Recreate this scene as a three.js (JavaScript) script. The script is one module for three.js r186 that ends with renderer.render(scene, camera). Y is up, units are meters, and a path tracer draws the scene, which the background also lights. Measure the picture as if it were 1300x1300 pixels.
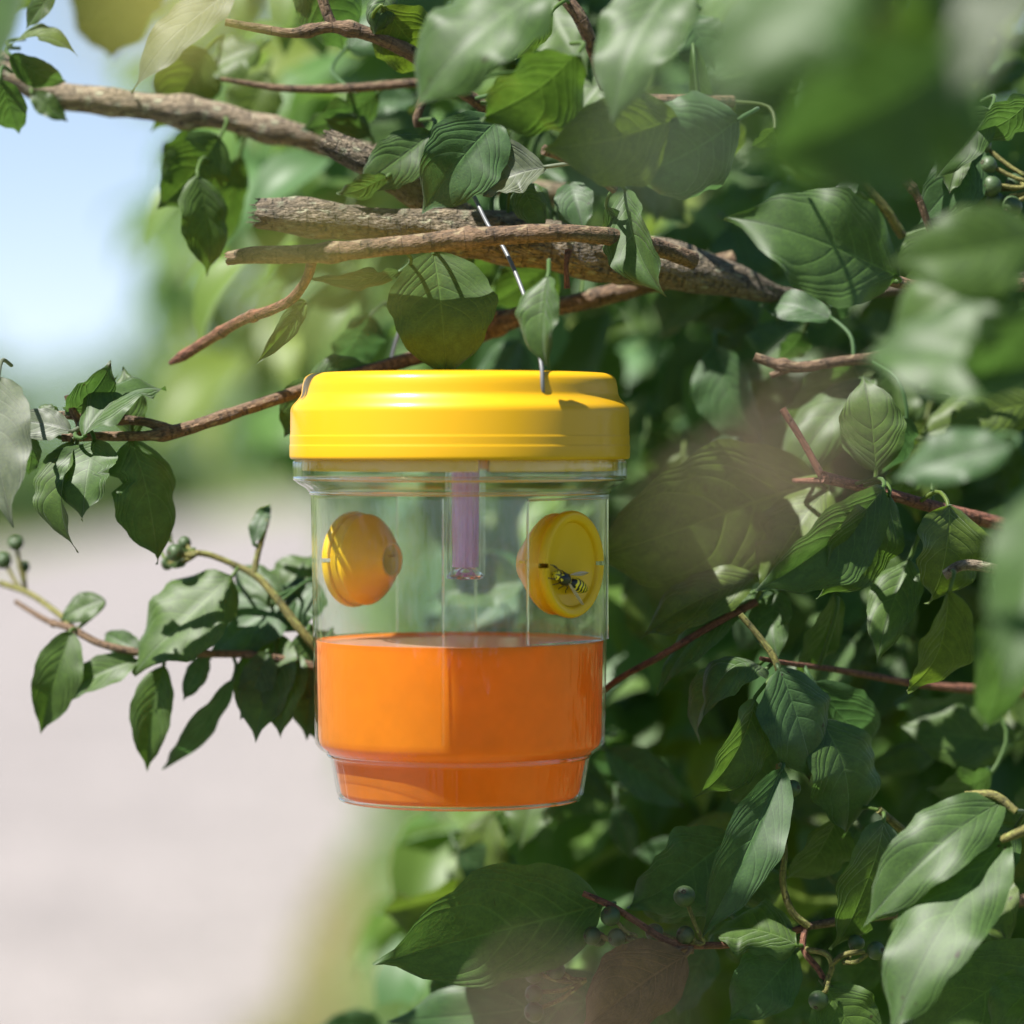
import * as THREE from 'three';
import { mergeGeometries, mergeVertices, toCreasedNormals } from 'three/addons/utils/BufferGeometryUtils.js';

// ---------------------------------------------------------------- camera, sky, sun, exposure
const scene = new THREE.Scene();
const FP = 4600, DIST = 1.18, UNIT = DIST / FP;               // focal length in picture units, distance of the trap, metres per unit there
const camera = new THREE.PerspectiveCamera(2 * Math.atan(650 / FP) * 180 / Math.PI, 1, 0.05, 600);
camera.position.set(0, 1.5, 0);
camera.rotation.x = -Math.atan(90 / FP);
camera.focus = 1.165;
camera.userData.fStop = 4.9;
camera.updateMatrixWorld(true);

const SUN = new THREE.Vector3(-0.45, 0.85, 0.30).normalize();
const sun = new THREE.DirectionalLight(new THREE.Color(1.0, 0.965, 0.90), 5.0);
sun.name = 'sun';
sun.position.copy(SUN).multiplyScalar(20).add(new THREE.Vector3(0, 1.5, -1.2));
sun.target.position.set(0, 1.5, -1.2);
sun.castShadow = true;
sun.shadow.mapSize.set(4096, 4096);
Object.assign(sun.shadow.camera, { left: -4, right: 4, top: 4, bottom: -4, near: 1, far: 60 });
scene.add(sun, sun.target);
{
  const W = 256, H = 128, data = new Float32Array(W * H * 4);
  for (let r = 0; r < H; r++) {
    const e = ((r + 0.5) / H - 0.5) * Math.PI, h = Math.max(0, Math.sin(e)), k = Math.pow(1 - h, 5.0), k2 = Math.pow(1 - h, 22);
    for (let c = 0; c < W; c++) {
      const o = (r * W + c) * 4;
      data[o] = 0.055 + 0.24 * k + 0.12 * k2; data[o + 1] = 0.10 + 0.29 * k + 0.08 * k2; data[o + 2] = 0.19 + 0.31 * k + 0.03 * k2; data[o + 3] = 1;
    }
  }
  const sky = new THREE.DataTexture(data, W, H, THREE.RGBAFormat, THREE.FloatType);
  sky.mapping = THREE.EquirectangularReflectionMapping; sky.magFilter = THREE.LinearFilter; sky.needsUpdate = true;
  scene.background = sky; scene.environment = sky;
}
const renderer = new THREE.WebGLRenderer({ antialias: true });
renderer.toneMapping = THREE.LinearToneMapping;
renderer.toneMappingExposure = 2.6;
renderer.shadowMap.enabled = true;
renderer.setSize(1024, 1024);

// ---------------------------------------------------------------- helpers
const V = (x, y, z) => new THREE.Vector3(x, y, z);
function rngOf(seed) { let a = seed >>> 0; return () => { a = (a + 0x6d2b79f5) | 0; let t = Math.imul(a ^ (a >>> 15), 1 | a); t = (t + Math.imul(t ^ (t >>> 7), 61 | t)) ^ t; return ((t ^ (t >>> 14)) >>> 0) / 4294967296; }; }
const hash2 = (x, y, s) => { let h = Math.imul(x | 0, 374761393) + Math.imul(y | 0, 668265263) + Math.imul(s | 0, 982451653); h = Math.imul(h ^ (h >>> 13), 1274126177); return ((h ^ (h >>> 16)) >>> 0) / 4294967296; };
function vnoise(x, y, s = 1, px = 0, py = 0) {                 // value noise; px, py: period, for textures that repeat
  const ix = Math.floor(x), iy = Math.floor(y), fx = x - ix, fy = y - iy, u = fx * fx * (3 - 2 * fx), v = fy * fy * (3 - 2 * fy);
  const w = (a, p) => (p ? ((a % p) + p) % p : a), g = (a, b) => hash2(w(a, px), w(b, py), s);
  return (g(ix, iy) * (1 - u) + g(ix + 1, iy) * u) * (1 - v) + (g(ix, iy + 1) * (1 - u) + g(ix + 1, iy + 1) * u) * v;
}
const fbm = (x, y, s, px = 0, py = 0) => vnoise(x, y, s, px, py) * 0.5 + vnoise(x * 2, y * 2, s + 7, px * 2, py * 2) * 0.28 + vnoise(x * 4, y * 4, s + 13, px * 4, py * 4) * 0.22;
const clamp = THREE.MathUtils.clamp, smooth = THREE.MathUtils.smoothstep, lerp = THREE.MathUtils.lerp;
const CAMQ = camera.quaternion.clone(), CAMP = camera.position.clone();
// the point of the place that lies dz millimetres behind the plane of the trap, in the direction of (px, py)
function P(px, py, dz = 0) { const d = DIST + dz / 1000; return V((px - 650) / FP * d, -(py - 650) / FP * d, -d).applyQuaternion(CAMQ).add(CAMP); }
const unitAt = (dz) => (DIST + dz / 1000) / FP;
const counts = {};
function numbered(name) { const n = counts[name] = (counts[name] ?? -1) + 1; return n ? name + '_' + String(n).padStart(3, '0') : name; }
function add(name, geometry, material, parent = scene) {
  const m = new THREE.Mesh(geometry, material);
  m.name = numbered(name); m.castShadow = m.receiveShadow = true; parent.add(m);
  return m;
}
function thing(name, label, category, at, group) {
  const g = new THREE.Group(); g.name = numbered(name); g.position.copy(at); g.userData = { label, category }; if (group) g.userData.group = group; scene.add(g); return g;
}
function texture(w, h, f, srgb, wrap = true) {
  const data = new Uint8Array(w * h * 4);
  for (let y = 0; y < h; y++) for (let x = 0; x < w; x++) { const c = f((x + 0.5) / w, (y + 0.5) / h), o = (y * w + x) * 4; for (let k = 0; k < 3; k++) data[o + k] = clamp(Math.round((typeof c === 'number' ? c : c[k]) * 255), 0, 255); data[o + 3] = 255; }
  const t = new THREE.DataTexture(data, w, h, THREE.RGBAFormat);
  t.magFilter = THREE.LinearFilter; t.minFilter = THREE.LinearMipmapLinearFilter; t.generateMipmaps = true;
  t.wrapS = t.wrapT = wrap ? THREE.RepeatWrapping : THREE.ClampToEdgeWrapping;
  if (srgb) t.colorSpace = THREE.SRGBColorSpace;
  t.needsUpdate = true; return t;
}
function grid(nu, nv, f, uv) {                                  // (nu+1) x (nv+1) points f(i, j) -> [x, y, z]
  const p = [], t = [], ix = [];
  for (let j = 0; j <= nv; j++) for (let i = 0; i <= nu; i++) { p.push(...f(i, j)); t.push(...(uv ? uv(i, j) : [i / nu, j / nv])); }
  for (let j = 0; j < nv; j++) for (let i = 0; i < nu; i++) { const a = j * (nu + 1) + i, b = a + 1, c = a + nu + 1, d = c + 1; ix.push(a, b, d, a, d, c); }
  const g = new THREE.BufferGeometry();
  g.setAttribute('position', new THREE.Float32BufferAttribute(p, 3)); g.setAttribute('uv', new THREE.Float32BufferAttribute(t, 2)); g.setIndex(ix); g.computeVertexNormals();
  return g;
}

// ---------------------------------------------------------------- leaf textures and materials
const VEINS = [0.015, 0.085, 0.175, 0.285, 0.42];
function veinAt(u, v) {                                        // 1 on a vein; midrib and five arched pairs that run towards the tip
  const a = Math.abs(u);
  let k = Math.exp(-Math.pow(a / (0.030 * (1.2 - v)), 2)), q = 1;
  for (let i = 0; i < VEINS.length; i++) {
    const run = VEINS[i] + 0.20 * a + 0.32 * Math.pow(a, 3.5), d = (v - run) / 0.0075;
    k = Math.max(k, Math.exp(-d * d) * (0.85 - 0.35 * a));
    q = Math.min(q, Math.abs(v - run) / 0.055);
  }
  return [k, clamp(Math.min(q, a / 0.10), 0, 1)];
}
const leafColor = [0, 1, 2].map((s) => texture(256, 512, (x, y) => {
  const u = x * 2 - 1, [k] = veinAt(u, y);
  const n = fbm(x * 6, y * 12, 20 + s), f = vnoise(x * 60, y * 120, 31 + s), net = Math.abs(vnoise(x * 26, y * 44, 41 + s) - 0.5);
  let c = [0.76 + 0.26 * (n - 0.5) + 0.10 * (f - 0.5), 0.79 + 0.22 * (n - 0.5) + 0.10 * (f - 0.5), 0.74 + 0.3 * (n - 0.5)];
  const nv = Math.max(k * 0.75, net < 0.022 ? 0.22 : 0);
  c = c.map((q, i) => lerp(q, [1.0, 1.0, 1.0][i], nv));
  const spot = vnoise(x * 9 + 3.3 * s, y * 17, 51 + s * 9), spot2 = vnoise(x * 40, y * 80, 61 + s);
  const b = smooth(spot, 0.95 - 0.02 * s, 0.99) * 0.6 * s + smooth(spot2, 0.955, 0.99) * 0.5 + (s === 2 ? smooth(y, 0.90, 0.97) * smooth(n, 0.35, 0.6) * 0.9 : 0);
  return c.map((q, i) => lerp(q, [0.56, 0.36, 0.30][i], clamp(b, 0, 0.9)));
}, true, false));
const leafBump = texture(256, 512, (x, y) => {
  const u = x * 2 - 1, [k, q] = veinAt(u, y), net = Math.abs(vnoise(x * 26, y * 44, 41) - 0.5);
  return 0.30 + 0.42 * Math.pow(q, 0.6) - 0.24 * k + 0.10 * (vnoise(x * 44, y * 90, 71) - 0.5) - (net < 0.05 ? 0.06 * (1 - net / 0.05) : 0) + 0.16 * (fbm(x * 5, y * 9, 81) - 0.5);
}, false, false);
const TINTS = {                                                // leaf green varies a little from leaf to leaf; the others are dry or withered matter
  fresh: [0.108, 0.200, 0.024], leafy: [0.096, 0.190, 0.034], yellowish: [0.145, 0.220, 0.017], cool: [0.088, 0.190, 0.055],
  silver: [0.200, 0.230, 0.150], brown: [0.200, 0.120, 0.060], rose: [0.62, 0.43, 0.34], gold: [0.58, 0.50, 0.10],
};
const GREENS = ['fresh', 'fresh', 'leafy', 'leafy', 'yellowish', 'cool'];
const leafMats = {};
function leafMat(tint, s) {
  const k = tint + s;
  if (!leafMats[k]) {
    const t = TINTS[tint], gloss = { brown: 0.2, rose: 0.1, gold: 0.1 }[tint] ?? 1;
    leafMats[k] = new THREE.MeshPhysicalMaterial({ color: new THREE.Color().setRGB(...t), map: leafColor[s], bumpMap: leafBump, bumpScale: 0.0007, roughness: 1, transmission: tint === 'brown' || tint === 'rose' ? 0.25 : 0.54, thickness: 0, specularIntensity: 0.2, clearcoat: gloss, clearcoatRoughness: 0.49, side: THREE.DoubleSide });
    leafMats[k].name = 'leaf_' + tint;
  }
  return leafMats[k];
}

// ---------------------------------------------------------------- one leaf: pointed oval blade with a drip tip, folded, bowed, waved, with its stalk
function bladeWidth(v) { return Math.pow(Math.max(0, Math.sin(Math.PI * Math.pow(clamp(v, 0, 1), 0.80))), 0.82) * (1 - 0.55 * smooth(v, 0.80, 0.95)); }
function leafGeometry(L, W, o, rng, stalkTo) {
  const nu = 12, nv = 22, fold = o.fold ?? 0.25, bow = o.bow ?? 0.06, curl = o.curl ?? 0.02 + 0.14 * rng(), wave = o.wave ?? 0.03 + 0.04 * rng(), twist = o.twist ?? (rng() - 0.5) * 0.9, roll = o.edge ?? 0.7 * rng() * rng();
  const p1 = rng() * 6.28, p2 = rng() * 6.28, p3 = rng() * 6.28, lop = 1 + (rng() - 0.5) * 0.22, sway = (rng() - 0.5) * 0.07, bite = o.bite ?? (rng() < 0.08 ? rng() * 0.5 + 0.25 : -1), biteSide = rng() < 0.5 ? -1 : 1;
  const blade = grid(nu, nv, (i, j) => {
    const v = j / nv, u = i / nu * 2 - 1, a = Math.abs(u), side = Math.sign(u);
    let half = 0.5 * W * bladeWidth(v) * (side > 0 ? lop : 2 - lop) * (1 + 0.035 * Math.sin(v * 19 + p1 + side) + 0.02 * Math.sin(v * 41 + p2));
    if (bite > 0 && side === biteSide) half *= 1 - 0.45 * Math.exp(-Math.pow((v - bite) / 0.042, 4));
    const ang = roll * a * a;                                     // edges that roll over
    let x = u * half * Math.cos(ang * 0.7), z = half * a * Math.sin(fold * 0.9) + half * a * Math.sin(-ang);
    z += wave * W * a * a * (Math.sin(v * 13 + p1 + (side > 0 ? 0 : 1.7)) + 0.5 * Math.sin(v * 27 + p2)) + bow * L * 4 * v * (1 - v) - curl * L * Math.pow(v, 4);
    z += 0.012 * L * Math.sin(v * 7 + p3) * (1 - a);
    const tw = twist * (v - 0.4), c = Math.cos(tw), s = Math.sin(tw), z0 = bow * L * 4 * v * (1 - v) - curl * L * Math.pow(v, 4);
    const xr = x * c - (z - z0) * s, zr = z0 + x * s + (z - z0) * c;
    return [xr + sway * L * Math.sin(v * 3.1), v * L, zr];
  }, (i, j) => [i / nu, j / nv]);
  if (!stalkTo) return blade;
  const len = stalkTo.length(), mid = stalkTo.clone().multiplyScalar(0.4).add(V(0, -0.22 * len, 0.03 * len));
  const st = new THREE.TubeGeometry(new THREE.CatmullRomCurve3([V(0, 0.03 * L, 0.0003), V(0, 0, 0), mid, stalkTo]), 8, o.stalkR ?? 0.0007, 6);
  const q = st.attributes.uv; for (let i = 0; i < q.count; i++) q.setXY(i, 0.5, 0.05);
  return mergeGeometries([blade, st]);
}

// ---------------------------------------------------------------- the dogwood shrub that fills the picture
const SHRUB_AT = V(0.35, 0, -1.55);
const shrub = thing('dogwood_shrub', 'large leafy dogwood shrub with brown branches and green berries around the wasp trap', 'shrub', SHRUB_AT);
const branches = [];
const barkTex = texture(256, 256, (x, y) => {
  const s = fbm(x * 14, y * 5, 91, 14, 5), f = vnoise(x * 64, y * 40, 95, 64, 40), l = smooth(vnoise(x * 7, y * 26, 97, 7, 26), 0.72, 0.9), li = smooth(fbm(x * 6, y * 6, 99, 6, 6), 0.56, 0.72);
  const b = 0.55 + 0.55 * (s - 0.5) + 0.22 * (f - 0.5) - 0.16 * l;
  return [b * lerp(1, 1.18, li), b * lerp(0.94, 1.22, li), b * lerp(0.86, 1.12, li)];
}, true);
const barkBump = texture(256, 256, (x, y) => 0.5 + 0.7 * (fbm(x * 20, y * 6, 91, 20, 6) - 0.5) + 0.3 * (vnoise(x * 50, y * 22, 95, 50, 22) - 0.5) - 0.25 * smooth(vnoise(x * 7, y * 26, 97, 7, 26), 0.72, 0.9), false);
const wood = (r, g, b, bump = 0.0012) => new THREE.MeshStandardMaterial({ color: new THREE.Color().setRGB(r, g, b), map: barkTex, bumpMap: barkBump, bumpScale: bump, roughness: 0.85 });
const WOOD = { old: wood(0.46, 0.41, 0.33, 0.0026), twig: wood(0.36, 0.25, 0.17, 0.0006), red: wood(0.42, 0.19, 0.13, 0.0005), green: wood(0.40, 0.42, 0.13, 0.0003), pale: wood(0.60, 0.53, 0.43, 0.0013) };
// pts: [px, py, dz, radius in picture units]
function branchGeometry(pts, o = {}) {
  const at = pts.map((q) => P(q[0], q[1], q[2]).sub(SHRUB_AT)), rr = pts.map((q) => q[3] * unitAt(q[2]));
  const curve = new THREE.CatmullRomCurve3(at, false, 'centripetal'), len = curve.getLength(), rm = Math.max(...rr);
  const n = Math.max(10, Math.min(160, Math.round(len / (rm * 0.45)))), m = rm > 0.003 ? 22 : 10, rough = o.rough ?? 0.06, seed = o.seed ?? 1;
  const fr = curve.computeFrenetFrames(n, false), c = [];
  for (let j = 0; j <= n; j++) c.push(curve.getPointAt(j / n));
  const rAt = (j) => { const t = curve.getUtoTmapping(j / n) * (pts.length - 1), k = Math.min(pts.length - 2, Math.floor(t)); return lerp(rr[k], rr[k + 1], t - k); };
  const point = (i, j, k = 1) => {
    const th = i / m * Math.PI * 2, ci = Math.cos(th), si = Math.sin(th);
    let r = rAt(j) * k * (1 + rough * 2.2 * (vnoise(ci * 1.6 + 5, j * 0.22 + si * 1.6, seed) - 0.5) + rough * (vnoise(ci * 4 + 9, j * 0.9 + si * 4, seed + 3) - 0.5));
    for (const q of o.knots ?? []) r *= 1 + q[1] * Math.exp(-Math.pow((j / n - q[0]) * len / (rm * 0.9), 2));
    return c[j].clone().addScaledVector(fr.normals[j], r * ci).addScaledVector(fr.binormals[j], r * si);
  };
  const tube = grid(m, n, (i, j) => {
    const q = point(i % m, j);
    if (o.torn && j === 0) q.addScaledVector(fr.tangents[0], rAt(0) * 0.9 * (vnoise((i % m) * 1.3, 3, seed + 5) - 0.7));
    return q.toArray();
  }, (i, j) => [i / m * Math.max(1, Math.round(rm * 2 * Math.PI / 0.02)), j / n * len / 0.02]);
  const cap = (j) => grid(m, 3, (i, k) => { const q = point(i % m, j, 1 - k / 3); if (j === 0 && o.torn) { const w = rAt(0); q.addScaledVector(fr.tangents[0], k === 0 ? w * 0.9 * (vnoise((i % m) * 1.3, 3, seed + 5) - 0.7) : w * (0.25 + 0.8 * (vnoise(i % m, k * 2, seed) - 0.5)) * (1 - k / 4)); } return q.toArray(); });
  return { tube: mergeGeometries([tube, cap(0), cap(n)]), samples: c.map((q) => q.clone().add(SHRUB_AT)) };
}
function branch(pts, mat, o = {}) {
  const { tube, samples } = branchGeometry(pts, { seed: branches.length + 2, ...o });
  const m = add(o.name ?? 'branch', tube, WOOD[mat], shrub);
  if (o.label) m.userData.label = o.label;
  branches.push({ m, samples });
  return m;
}
const mainBranch = branch([[332, 273, 14, 19], [400, 276, 14, 21], [480, 284, 15, 23], [560, 291, 17, 27], [650, 305, 20, 33], [760, 326, 26, 33], [860, 340, 34, 30], [930, 356, 40, 21], [985, 372, 46, 10], [1060, 374, 54, 8], [1180, 362, 60, 8], [1330, 350, 70, 9]], 'old', { torn: true, rough: 0.16, knots: [[0.06, 0.22], [0.30, 0.16], [0.62, 0.14]], label: 'thick broken stub with weathered grey bark that carries the wire' });
function tornEnd(parent, at, towards, r, n, seed) {             // pale splinters that stand out of a broken end
  const rng = rngOf(seed), dir = P(...towards).sub(P(...at)).normalize(), c = P(...at).sub(SHRUB_AT), e1 = dir.clone().cross(V(0, 1, 0)).normalize(), e2 = e1.clone().cross(dir), R = r * unitAt(at[2]), gs = [];
  for (let i = 0; i < n; i++) {
    const a = rng() * 6.28, k = Math.sqrt(rng()) * 0.85, h = R * (0.5 + 1.1 * rng()), g = new THREE.ConeGeometry(R * (0.10 + 0.16 * rng()), h, 5, 2), p = g.attributes.position;
    for (let j = 0; j < p.count; j++) p.setX(j, p.getX(j) * 0.5 + 0.2 * h * Math.pow(p.getY(j) / h + 0.5, 2) * (rng() - 0.5));
    g.translate(0, h * 0.3, 0).applyQuaternion(new THREE.Quaternion().setFromUnitVectors(V(0, 1, 0), dir.clone().add(V((rng() - 0.5) * 0.5, (rng() - 0.5) * 0.5, (rng() - 0.5) * 0.5)).normalize()));
    const q = c.clone().addScaledVector(e1, Math.cos(a) * k * R).addScaledVector(e2, Math.sin(a) * k * R); gs.push(g.translate(q.x, q.y, q.z));
  }
  add('torn_wood', mergeGeometries(gs), WOOD.pale, parent);
}
tornEnd(mainBranch, [333, 273, 14], [300, 272, 14], 18, 26, 3);
const stub = branch([[414, 180, 20, 15], [450, 197, 21, 18], [500, 225, 24, 20], [560, 262, 30, 22], [640, 310, 38, 20]], 'old', { torn: true, rough: 0.16, label: 'short torn branch stub pointing up to the left' });
tornEnd(stub, [416, 181, 20], [385, 165, 20], 14, 20, 4);
const upper = branch([[-40, 66, 70, 22], [15, 92, 68, 20], [70, 121, 66, 18], [130, 128, 66, 16], [200, 137, 66, 17], [270, 146, 68, 17], [340, 163, 70, 16], [420, 183, 74, 16], [560, 222, 84, 15], [720, 250, 100, 14]], 'pale', { rough: 0.10, knots: [[0.24, 0.2], [0.36, 0.35], [0.5, 0.3]] });
const frontTwig = branch([[290, 328, -30, 9], [320, 324, -30, 11], [400, 322, -30, 12], [480, 314, -29, 12], [570, 305, -28, 13], [650, 298, -27, 12], [725, 296, -24, 11], [800, 305, -10, 11], [880, 330, 10, 11]], 'twig', { torn: true, rough: 0.07, knots: [[0.2, 0.25], [0.47, 0.3]], label: 'smooth thin twig cut off at its end in front of the wire' });
branch([[396, 330, -28, 7], [390, 352, -22, 6.5], [370, 380, -12, 6.5], [340, 395, 0, 7], [310, 405, 10, 7], [270, 428, 22, 7], [232, 452, 32, 7], [216, 461, 36, 3]], 'red', { knots: [[0.5, 0.3], [0.7, 0.2]], label: 'reddish bare side twig' });
branch([[600, 428, 42, 12], [640, 408, 42, 13], [700, 392, 44, 11], [780, 372, 48, 12], [840, 356, 52, 12], [930, 330, 60, 12]], 'twig', { rough: 0.1, knots: [[0.1, 0.4]] });
branch([[585, 372, 36, 8], [605, 388, 38, 8], [635, 408, 42, 10]], 'twig');
const leftTwig = branch([[78, 556, 2, 5], [130, 554, 4, 6], [190, 553, 6, 6.5], [222, 548, 8, 9], [280, 530, 12, 8], [340, 510, 18, 8], [420, 484, 28, 8], [500, 462, 36, 9], [570, 440, 42, 10], [610, 424, 44, 11]], 'twig', { knots: [[0.22, 0.35], [0.36, 0.15]] });
branch([[70, 526, 8, 5], [110, 529, 8, 6], [150, 532, 8, 6], [185, 536, 8, 6], [218, 547, 8, 8]], 'twig', { knots: [[0.55, 0.4]] });
branch([[88, 556, 2, 4], [102, 542, 0, 6], [92, 520, -2, 5], [84, 502, -3, 3]], 'twig');
branch([[286, 28, 0, 5], [330, 36, 0, 6], [372, 42, 0, 6.5], [424, 34, 2, 8], [470, 44, 4, 9], [520, 66, 8, 10], [560, 96, 14, 9], [620, 140, 24, 8]], 'twig', { knots: [[0.28, 0.35], [0.42, 0.4]] });
branch([[424, 36, 2, 7], [414, 14, 2, 7], [404, -20, 2, 7]], 'twig');
branch([[280, 100, 50, 3], [360, 112, 50, 5], [440, 112, 50, 6], [520, 106, 52, 6], [600, 100, 60, 6]], 'twig');
branch([[540, 120, 30, 5], [530, 150, 30, 6], [540, 175, 34, 6]], 'twig');
branch([[740, 900, 30, 4], [780, 866, 24, 4], [840, 832, 18, 4.5], [900, 796, 16, 5], [960, 764, 20, 5]], 'red');
branch([[958, 453, 20, 6], [985, 462, 20, 7], [1010, 466, 20, 7], [1075, 458, 26, 7], [1180, 450, 50, 8]], 'twig', { knots: [[0.14, 0.5]] });
branch([[978, 477, 20, 4], [1000, 468, 20, 6]], 'twig');
branch([[994, 520, -10, 5], [1020, 562, -9, 4.5], [1043, 604, -8, 5]], 'red', { torn: true });
branch([[1047, 606, -10, 8], [1078, 614, -6, 7], [1110, 622, 0, 7], [1180, 642, 10, 8], [1330, 680, 30, 10]], 'red', { torn: true });
branch([[1008, 610, 16, 3], [1044, 610, -6, 4]], 'red');
branch([[1155, 200, 4, 4], [1150, 222, 4, 6], [1166, 252, 5, 5], [1182, 294, 8, 5], [1215, 380, 20, 6]], 'twig', { knots: [[0.2, 0.4]] });
branch([[1134, 216, 4, 4], [1156, 238, 4, 5]], 'twig');
branch([[1095, 228, 30, 5], [1122, 262, 32, 6], [1146, 300, 36, 6]], 'green');
branch([[940, 780, 0, 4], [962, 806, 0, 4], [982, 834, 0, 5], [989, 852, 0, 4.5]], 'green');
branch([[966, 836, -2, 3], [1000, 842, 10, 3], [1060, 850, 30, 4], [1180, 870, 50, 5], [1330, 880, 70, 8]], 'red');
branch([[989, 970, -4, 4], [984, 1020, -4, 4], [996, 1075, -2, 4], [994, 1120, -2, 4.5], [1006, 1158, 0, 5], [1026, 1176, 2, 5]], 'green');
branch([[1026, 1176, 2, 5], [1060, 1170, 10, 6], [1130, 1160, 30, 7], [1240, 1150, 50, 7], [1330, 1140, 60, 8]], 'twig');
branch([[1022, 1178, 2, 4], [1020, 1205, 0, 4], [1040, 1232, -2, 4], [1050, 1254, -2, 4]], 'red');
branch([[1022, 1205, 0, 4], [1050, 1212, -4, 4], [1056, 1228, -4, 4], [1048, 1250, -4, 3.5]], 'green');
branch([[1054, 1226, -4, 3.5], [1072, 1212, -6, 3.5], [1098, 1208, -6, 3.5]], 'green');
branch([[1116, 1028, 4, 5], [1130, 1040, 6, 5], [1150, 1058, 12, 6], [1200, 1100, 30, 6]], 'green');
branch([[740, 1134, -12, 4], [776, 1150, -12, 4.5], [808, 1170, -10, 4.5], [850, 1196, -8, 5], [880, 1200, -6, 5], [960, 1196, 0, 4], [1020, 1178, 4, 5]], 'red');
branch([[814, 1196, -12, 6], [840, 1206, -10, 6], [880, 1206, -8, 5]], 'twig');
branch([[214, 716, 46, 4], [250, 702, 46, 4], [300, 718, 46, 4], [326, 732, 44, 5], [350, 758, 42, 5], [382, 800, 40, 6], [430, 850, 44, 7], [560, 930, 60, 8]], 'green');
branch([[322, 730, 44, 4], [328, 700, 46, 4], [340, 660, 48, 3]], 'green');
branch([[20, 764, 80, 3], [60, 788, 66, 4], [90, 798, 50, 5], [130, 818, 44, 5], [180, 828, 42, 5], [260, 830, 42, 5], [330, 832, 42, 5], [400, 846, 44, 6]], 'twig', { knots: [[0.2, 0.3]] });
branch([[0, 740, 90, 4], [34, 752, 84, 4], [70, 776, 70, 4], [96, 800, 54, 4]], 'green');
branch([[1200, 730, -30, 7], [1220, 718, -32, 7], [1260, 722, -30, 7], [1330, 745, -20, 8]], 'pale');
branch([[1085, 352, -30, 6], [1130, 356, -26, 8], [1180, 366, -20, 8], [1330, 360, 0, 9]], 'twig');
branch([[722, 318, 6, 5], [719, 336, 4, 3], [720, 366, 4, 4]], 'red');
branch([[1330, 540, -50, 7], [1290, 1030, -44, 5], [1262, 1010, -42, 6], [1225, 1010, -40, 6]].slice(1), 'green');
branch([[1330, 1040, -60, 8], [1296, 1056, -54, 6], [1272, 1066, -50, 5]], 'green');
branch([[700, -20, 10, 8], [735, 20, 10, 9], [752, 60, 14, 9], [770, 110, 24, 9]], 'twig');
branch([[800, 128, 20, 8], [860, 128, 24, 8], [930, 128, 34, 8]], 'twig');
branch([[760, 190, -40, 7], [800, 205, -34, 7], [850, 240, -20, 6]].map((q) => [q[0] - 70, q[1], q[2], q[3]]), 'twig');

// where the blade of a leaf should look: g = mirrors the sun, n = near the viewer, d = lit from behind, u = up, s = to the side
const LOOK = { e: V(0.52, -0.04, 0.78), g: V(-0.27, 0.52, 0.82), n: V(0.05, 0.22, 0.97), d: V(0.3, -0.66, 0.69), u: V(-0.1, 0.85, 0.5), s: V(0.75, 0.3, 0.6), l: V(-0.7, 0.25, 0.66), r: V(0.45, 0.1, 0.88), w: V(-0.42, 0.75, 0.5) };
const leafRng = rngOf(77);
let leafCount = 0;
const litPoints = [];
function leaf(bx, by, tx, ty, w, dz, look = 'n', tint = 'green', o = {}) {
  const rng = leafRng, lk = LOOK[look], ax = tx - bx, ay = by - ty, al = Math.hypot(ax, ay);
  // a blade that looks up hangs with its tip nearer, one that looks down with its tip farther away
  const lean = o.dt ?? -clamp(-(lk.x * ax + lk.y * ay) / lk.z * (look === 'n' || look === 'e' ? 0.4 : look === 'g' ? 1 : 0.8), -0.8 * al, 0.8 * al) * unitAt(dz) * 1000;
  const b = P(bx, by, dz - lean * 0.35), t = P(tx, ty, dz + lean * 0.65);
  const yA = t.clone().sub(b), L = yA.length(); yA.normalize();
  const want = LOOK[look].clone().add(V((rng() - 0.5) * 0.16, (rng() - 0.5) * 0.16, 0)).normalize();
  const zA = want.addScaledVector(yA, -want.dot(yA)).normalize(), xA = yA.clone().cross(zA);
  const toEye = CAMP.clone().sub(b).normalize(), facing = Math.max(0.5, Math.abs(xA.clone().addScaledVector(toEye, -xA.dot(toEye)).length()));
  const W = Math.min(w * unitAt(dz) / facing, L * 0.9);
  const m4 = new THREE.Matrix4().makeBasis(xA, yA, zA), q = new THREE.Quaternion().setFromRotationMatrix(m4);
  let best = null, dist = o.free ? 0 : 0.030;
  for (const br of branches) for (const s of br.samples) { const d = s.distanceTo(b); if (d < dist) { dist = d; best = { br, s }; } }
  const stalk = (best ? best.s.clone().sub(b) : V((rng() - 0.3) * 0.01, 0.004, -0.012 - rng() * 0.01)).applyQuaternion(q.clone().invert());
  if (stalk.length() < 0.002) stalk.set(0, -0.002, -0.001);
  const g = leafGeometry(L, W, o, rng, stalk), parent = best ? best.br.m : shrub;
  const mesh = add('leaf', g, leafMat(tint === 'green' ? GREENS[Math.floor(rng() * GREENS.length)] : tint, o.tex ?? Math.floor(rng() * 2.4)), parent);
  mesh.position.copy(b).sub(SHRUB_AT); mesh.quaternion.copy(q);
  if (o.label) mesh.userData.label = o.label;
  if (o.lit) litPoints.push(b.clone().lerp(t, 0.35), b.clone().lerp(t, 0.6));
  leafCount++;
  return mesh;
}
const LIT = { lit: 1 };
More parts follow.
